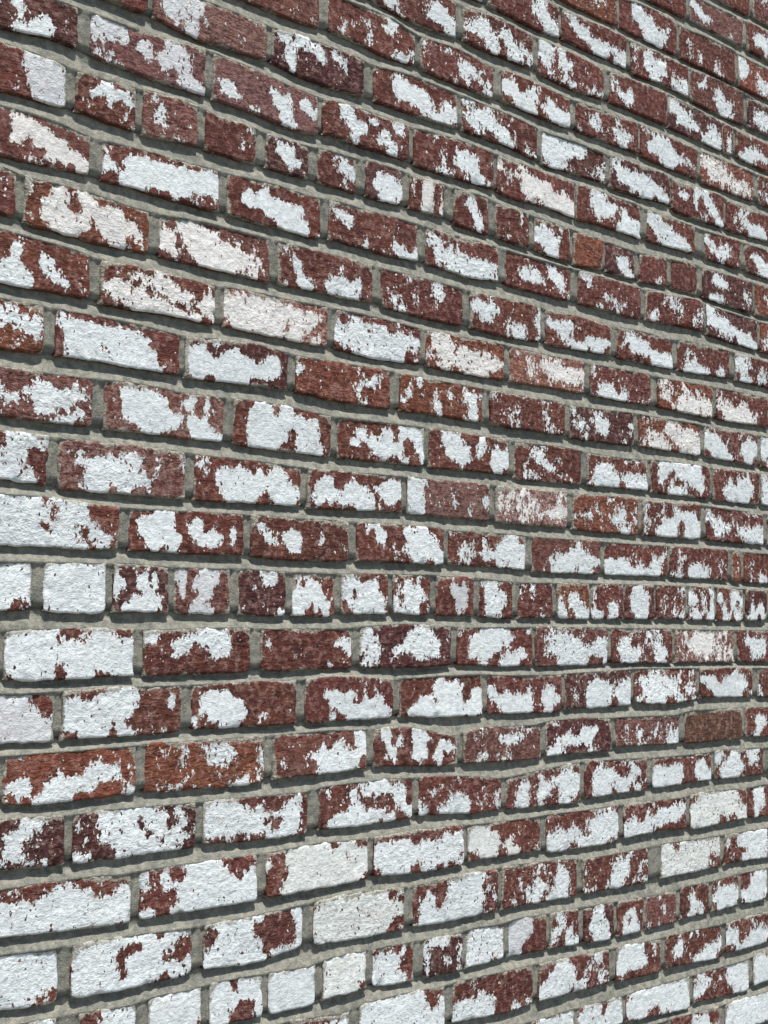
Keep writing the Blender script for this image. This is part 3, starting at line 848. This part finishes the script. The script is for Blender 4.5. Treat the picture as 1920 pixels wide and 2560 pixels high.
# mortar: one surface that follows the courses
def mortar_grid(xs, ks, nbed):
    X, Y, Z, HID = [], [], [], []
    bed_t = np.linspace(0, 1, nbed)
    vrow = np.array([0.05, 0.11, 0.25, 0.5, 0.75, 0.89, 0.95])
    for k in ks:
        din = inside(k, xs)
        zt, zb = edge_z(k, 'T', xs), edge_z(k, 'B', xs)
        lip = -0.1 + 1.5 * vnoise(xs, k * 70.0, 45, 21) + 0.9 * vnoise(xs, k * 70.0, 10, 22)
        for v in vrow:                         # beside the bricks: head joints
            z = zt + v * (zb - zt)
            head = -2.4 + 1.2 * vnoise(xs, z, 30, 31) + 1.3 * vnoise(xs, z, 9, 32, 2) - (8.0 if v > 0.92 else 0.0)
            head = head - 1.4 * np.clip(1 - np.abs(din + 4) / 6.0, 0, 1)
            under = np.full(xs.shape, -15.0)
            if v == 0.05:
                under = lip - 2.6
            if v == 0.95:
                under = np.full(xs.shape, -10.0)
            f = np.clip((din - 2.0) / 4.0, 0, 1)
            X.append(xs)
            Z.append(z)
            Y.append(head * (1 - f) + under * f)
            HID.append((din > 9) & (0.15 < v < 0.85))
        if k == ks[-1]:
            break
        zt2 = edge_z(k + 1, 'T', xs)
        din2 = inside(k + 1, xs)
        openu = np.clip(-(din - 4.0) / 9.0, 0, 1)          # below a head joint: less recessed
        lip2 = -0.1 + 1.5 * vnoise(xs, (k + 1) * 70.0, 45, 21) + 0.9 * vnoise(xs, (k + 1) * 70.0, 10, 22)
        lip2 = lip2 - 1.2 * np.clip(-(din2) / 6.0, 0, 1)
        deep = -8.6 + 1.6 * vnoise(xs, k * 51.0, 120, 41) + openu * 0.8
        rise = 0.36 + 0.13 * vnoise(xs, k * 33.0, 60, 43) + 0.09 * vnoise(xs, k * 33.0, 14, 44) - 0.06 * openu
        for t in bed_t:
            z = zb + t * (zt2 - zb)
            g = np.clip((t - rise) / (1.0 - rise), 0, 1)
            g = g ** 0.8
            y = deep + (lip2 - deep) * g
            y = y + (0.9 * vnoise(xs, z, 18, 51) + 0.9 * vnoise(xs, z, 7, 52, 2)) * (0.35 + 0.65 * g)
            X.append(xs)
            Z.append(z + 0.0 * xs)
            Y.append(y)
            HID.append(np.zeros(xs.shape, bool))
    return np.array(X), np.array(Y), np.array(Z), np.array(HID)


def mortar_part(xs, ks, nbed, cut=None):
    X, Y, Z, HID = mortar_grid(xs, ks, nbed)
    nr, nc = X.shape
    f = grid_faces(nr, nc)
    hid = HID.ravel()
    keep = ~hid[f].all(axis=1)
    if cut is not None:
        xa, xb, za, zb = cut
        xf, zf = X.ravel()[f], Z.ravel()[f]
        keep &= ~((xf.min(axis=1) > xa) & (xf.max(axis=1) < xb) & (zf.min(axis=1) > za) & (zf.max(axis=1) < zb))
    f = f[keep][:, ::-1]
    v = to_world(np.stack([X.ravel(), Y.ravel(), Z.ravel()], axis=1)) - BASE
    used = np.unique(f)
    remap = np.zeros(len(v), int)
    remap[used] = np.arange(len(used))
    return add_part("mortar", make_mesh("mortar", v[used], remap[f], M_MORTAR))


fine_x = np.arange(FINE_X[0], FINE_X[1] + 0.1, 3.0)
mortar_part(fine_x, list(range(FINE_K[0], FINE_K[1] + 1)), 12)
za = -((FINE_K[1] + Z0) * PITCH) + 20
zb_ = -((FINE_K[0] + Z0) * PITCH - HEIGHT) - 20
coarse_x = np.unique(np.concatenate([np.arange(ALL_X[0], ALL_X[1] + 1, 9.0), fine_x[[0, -1]]]))
o = mortar_part(coarse_x, list(range(ALL_K[0], ALL_K[1] + 1)), 7, (FINE_X[0] + 12, FINE_X[1] - 12, za, zb_))

# solid core behind the face
x0, x1 = ALL_X[0] / 1000 - 0.1, ALL_X[1] / 1000 + 0.1
z1 = EYE + float(edge_z(ALL_K[0], 'T', np.array([0.0]))[0]) / 1000 - 0.004
vv = [(x, y, z) for x in (x0, x1) for y in (0.020, 0.22) for z in (0.0, z1)]
ff = [(0, 1, 3, 2), (4, 6, 7, 5), (0, 4, 5, 1), (2, 3, 7, 6), (1, 5, 7, 3), (0, 2, 6, 4)]
me = bpy.data.meshes.new("wall_core")
me.from_pydata([tuple(np.array(q) - BASE) for q in vv], [], ff)
me.materials.append(M_MORTAR)
add_part("wall_core", me)
print("bricks in view:", len(bricks), "around:", idx)
